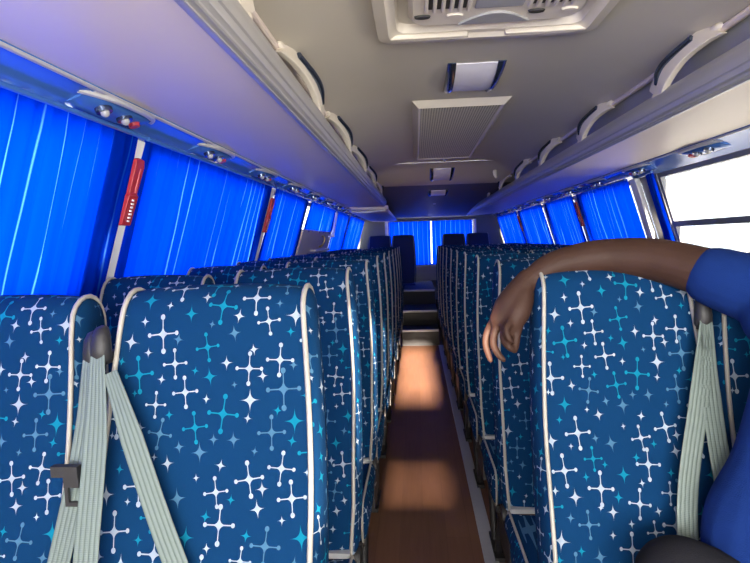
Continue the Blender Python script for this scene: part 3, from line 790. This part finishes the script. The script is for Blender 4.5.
for side, nm, x, d0, gs, dg, tg in SEATS:
    proto = build_seat(gs, dg, tg); nrow = 10
    for r in range(nrow):
        o = proto if r == 0 else copy_tree(proto)
        o.location = (x, d0-.196+PITCH*r, 0)
        if side == 'left': o.scale = (.96, 1, .989) if nm == 'window seat' else (1.02, 1, 1)
        if side == 'right': o.scale = (.92, 1, 1)        # three narrower seats share the right side
        rr = 'front row' if r == 0 else '%s row from the front' % ORD[r]
        tag(o, 'blue starburst-patterned %s with cream piping on the %s side, %s' % (nm, side, rr), 'bus seat', 'blue patterned bus seats')
# raised last row: dark seats under the rear window
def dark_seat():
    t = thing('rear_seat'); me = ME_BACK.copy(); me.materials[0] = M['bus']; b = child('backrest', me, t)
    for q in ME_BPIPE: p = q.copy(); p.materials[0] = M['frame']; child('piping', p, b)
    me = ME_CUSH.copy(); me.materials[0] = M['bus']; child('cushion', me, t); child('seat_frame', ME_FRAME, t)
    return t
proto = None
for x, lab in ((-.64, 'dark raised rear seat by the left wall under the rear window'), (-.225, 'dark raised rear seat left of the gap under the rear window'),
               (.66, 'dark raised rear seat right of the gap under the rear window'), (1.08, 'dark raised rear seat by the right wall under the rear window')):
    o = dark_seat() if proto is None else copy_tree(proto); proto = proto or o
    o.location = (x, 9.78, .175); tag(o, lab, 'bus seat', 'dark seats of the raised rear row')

# ------------------------------------------------------------------ the person leaning an arm over the front right aisle seat
P_LAB = 'person in blue t-shirt resting a bare arm over the front right seat'
person = thing('person', (.84, 1.05, 0), P_LAB, 'person')
ox, oy = .84, 1.05
def rel(p): return (p[0]-ox, p[1]-oy, p[2])
def limb(bm, pts, radii, n=5, seg=18, flat=None):
    pts = [rel(p) for p in pts]; sp = spline(pts, n); m = len(sp); rr = []
    R = [Vector((r, 0, 0)) for r in radii]; rs = [v.x for v in spline(R, n)]
    add_tube(bm, sp, rs, seg, True, flat)
    add_ball(bm, sp[0], rs[0]*.98, seg, (1, 1, 1)); add_ball(bm, sp[-1], rs[-1]*.98, seg)
def fused(name, bm, mat, parent, vox, smooth=6):
    o = mesh_obj(name, bm, mat, parent)
    r = o.modifiers.new('Remesh', 'REMESH'); r.mode = 'VOXEL'; r.voxel_size = vox; r.use_smooth_shade = True
    s = o.modifiers.new('Smooth', 'SMOOTH'); s.iterations = smooth; s.factor = .5
    return o
body = bmesh.new()
# right arm (draped) : shoulder, elbow, wrist
arm = [(.735, 1.19, 1.205), (.655, 1.27, 1.250), (.56, 1.35, 1.286), (.475, 1.395, 1.295), (.40, 1.41, 1.290), (.325, 1.412, 1.272), (.272, 1.405, 1.235)]
limb(body, arm, [.062, .056, .050, .045, .041, .034, .028], 6)
# hand hanging off the seat edge: palm
limb(body, [(.272, 1.405, 1.244), (.248, 1.398, 1.212), (.222, 1.392, 1.178), (.200, 1.388, 1.150)], [.028, .034, .036, .026], 5, 18)
limb(body, [(.256, 1.385, 1.205), (.240, 1.372, 1.168), (.222, 1.365, 1.135)], [.028, .030, .022], 5, 16)
FING = [
 ([(.192, 1.398, 1.152), (.176, 1.405, 1.125), (.166, 1.400, 1.094), (.170, 1.388, 1.066), (.175, 1.378, 1.050)], [.0115, .0105, .0095, .0085, .0070]),
 ([(.198, 1.380, 1.146), (.185, 1.378, 1.118), (.181, 1.368, 1.090), (.192, 1.356, 1.068), (.202, 1.350, 1.058)], [.0115, .0105, .0098, .0088, .0072]),
 ([(.212, 1.364, 1.146), (.203, 1.354, 1.125), (.203, 1.344, 1.105), (.213, 1.338, 1.090), (.221, 1.340, 1.083)], [.0112, .0100, .0092, .0084, .0070]),
 ([(.222, 1.352, 1.150), (.212, 1.340, 1.143), (.206, 1.332, 1.130), (.211, 1.328, 1.114), (.219, 1.330, 1.106)], [.0100, .0090, .0082, .0075, .0062]),
 ([(.244, 1.380, 1.180), (.240, 1.366, 1.145), (.234, 1.358, 1.115), (.230, 1.352, 1.092), (.228, 1.348, 1.080)], [.0180, .0140, .0112, .0104, .0082]),
]
for pts, r in FING: limb(body, pts, r, 5, 14)
# torso, neck, head, other arm, legs
limb(body, [(.84, 1.10, .62), (.84, 1.10, .80), (.84, 1.10, 1.0), (.84, 1.10, 1.16)], [.11, .105, .105, .10], 5, 20, (.65, 1.2))
limb(body, [(.75, 1.14, 1.19), (.84, 1.11, 1.21), (.95, 1.09, 1.19)], [.060, .062, .060], 4)
limb(body, [(.84, 1.10, 1.22), (.845, 1.085, 1.34)], [.062, .055], 4)
add_ball(body, rel((.848, 1.07, 1.45)), .092, 22, (.86, 1.0, 1.22)); add_ball(body, rel((.848, 1.025, 1.39)), .05, 16, (.95, .9, .9))
add_ball(body, rel((.848, .972, 1.435)), .016, 12, (.8, 1.2, 1.3))
for sx in (-1, 1): add_ball(body, rel((.848+sx*.082, 1.085, 1.44)), .02, 10, (.4, .8, 1.5))
add_ball(body, rel((.848, .975, 1.395)), .014, 10, (1.8, .6, .55))
limb(body, [(.95, 1.09, 1.20), (1.03, 1.04, 1.05), (1.04, .98, .92), (.99, .86, .80), (.93, .78, .76)], [.062, .052, .045, .038, .029], 5)
limb(body, [(.93, .78, .76), (.90, .72, .75), (.885, .68, .745)], [.030, .036, .028], 4, 14, (1, .7))
for k in range(4): limb(body, [(.905-k*.014, .69, .75), (.895-k*.016, .65, .745), (.888-k*.016, .625, .732)], [.009, .008, .0065], 3, 10)
limb(body, [(.91, .74, .76), (.935, .70, .76), (.935, .672, .752)], [.013, .011, .008], 3, 10)
legs = [[(.755, 1.12, .60), (.72, .88, .60), (.70, .68, .56), (.70, .66, .34), (.70, .68, .10)], [(.93, 1.12, .60), (.95, .88, .60), (.97, .68, .56), (.98, .66, .34), (.98, .68, .10)]]
for L in legs: limb(body, L, [.095, .085, .062, .055, .04], 5)
fused('body', body, M['skin'], person, .0045, 4)['label'] = 'bare dark brown arm and hand, body and head'
shirt = bmesh.new()
limb(shirt, [(.83, 1.10, .60), (.83, 1.09, .78), (.835, 1.09, .92), (.84, 1.09, 1.14)], [.215, .225, .185, .150], 6, 26, (.66, 1.28))
limb(shirt, [(.73, 1.17, 1.175), (.845, 1.11, 1.185), (.96, 1.09, 1.17)], [.080, .082, .080], 4)
limb(shirt, [(.78, 1.16, 1.19), (.71, 1.22, 1.222), (.648, 1.275, 1.25)], [.085, .074, .066], 5)
limb(shirt, [(.96, 1.09, 1.18), (1.02, 1.05, 1.06), (1.045, 1.0, .97)], [.08, .074, .07], 5)
fused('t_shirt', shirt, M['shirt'], person, .007, 5)
tr = bmesh.new()
limb(tr, [(.68, 1.08, .61), (.62, 1.04, .62), (.84, 1.12, .60), (1.0, 1.1, .6)], [.115, .10, .15, .12], 4)
for L in legs: limb(tr, L, [.118, .105, .082, .078, .072], 5)
limb(tr, [(.72, 1.06, .60), (.60, 1.03, .64), (.475, 1.04, .70)], [.11, .095, .085], 5)
fused('trousers', tr, M['trousers'], person, .009, 4)
hr = bmesh.new(); add_ball(hr, rel((.848, 1.082, 1.475)), .094, 22, (.90, 1.0, 1.12)); mesh_obj('hair', hr, M['hair'], person)
for i, x in enumerate((.70, .98)):
    bm = bmesh.new(); limb(bm, [(x, .70, .055), (x, .62, .045), (x, .50, .04)], [.052, .046, .036], 4, 14); mesh_obj('shoe', bm, M['black'], person)
for sx in (-1, 1):
    bm = bmesh.new(); add_ball(bm, rel((.848+sx*.031, .990, 1.455)), .011, 12, (1.2, .8, .6)); e = mesh_obj('eye', bm, M['clear'], person)
    bm = bmesh.new(); add_ball(bm, rel((.848+sx*.031, .983, 1.455)), .0055, 10, (1, .7, 1)); mesh_obj('pupil', bm, M['black'], e)

# ------------------------------------------------------------------ light
w = bpy.data.worlds.new('World'); sc.world = w; w.use_nodes = True
nt = w.node_tree; nt.nodes.clear(); bg = nt.nodes.new('ShaderNodeBackground'); wo = nt.nodes.new('ShaderNodeOutputWorld')
bg.inputs[0].default_value = (.93, .97, 1, 1); bg.inputs[1].default_value = 5.0; nt.links.new(bg.outputs[0], wo.inputs[0])
def area(name, loc, target, sx, sy, power, color):
    l = bpy.data.lights.new(name, 'AREA'); l.shape = 'RECTANGLE'; l.size = sx; l.size_y = sy; l.energy = power; l.color = color
    o = bpy.data.objects.new(name, l); col.objects.link(o); o.location = loc
    o.rotation_euler = (Vector(target)-Vector(loc)).to_track_quat('-Z', 'Y').to_euler(); return o
area('daylight_left', (-1.75, 5.0, 1.75), (0, 5.0, 1.3), 11, .9, 105, (.95, .98, 1))
area('daylight_right', (2.35, 6.9, 1.7), (.5, 6.9, 1.3), 7.0, .9, 65, (.95, .98, 1))
area('daylight_rear', (.27, 11.2, 1.5), (.27, 9, 1.2), 2.2, 1.1, 20, (.9, .95, 1))
area('daylight_windscreen', (.30, -1.6, 1.25), (.30, 3, 1.95), 2.1, 1.0, 185, (1, .97, .92))
sl = bpy.data.lights.new('sun', 'SUN'); sl.energy = 125; sl.angle = math.radians(1.6); sl.color = (1, .83, .66)
so = bpy.data.objects.new('sun', sl); col.objects.link(so); so.rotation_euler = Vector((-.008, 1, -.22)).to_track_quat('-Z', 'Y').to_euler()
# ------------------------------------------------------------------ camera
cam = bpy.data.cameras.new('camera'); cam.sensor_width = 36; cam.lens = 36*563/750; cam.clip_start = .02; cam.clip_end = 200
cobj = bpy.data.objects.new('camera', cam); col.objects.link(cobj); sc.camera = cobj
R = Matrix(((0.9969142639815746, 0.024922856599539366, 0.07443656016363312), (0.07243632540773182, 0.07331969522977733, -0.9946744196232446), (-0.030247793828650726, 0.9969970278342516, 0.07128812985461236)))
cobj.matrix_world = Matrix.Translation((0, 0, 1.35)) @ R.to_4x4()
sc.view_settings.view_transform = 'Standard'; sc.view_settings.look = 'None'; sc.view_settings.gamma = 1; sc.view_settings.exposure = 0
sc.view_settings.use_curve_mapping = False
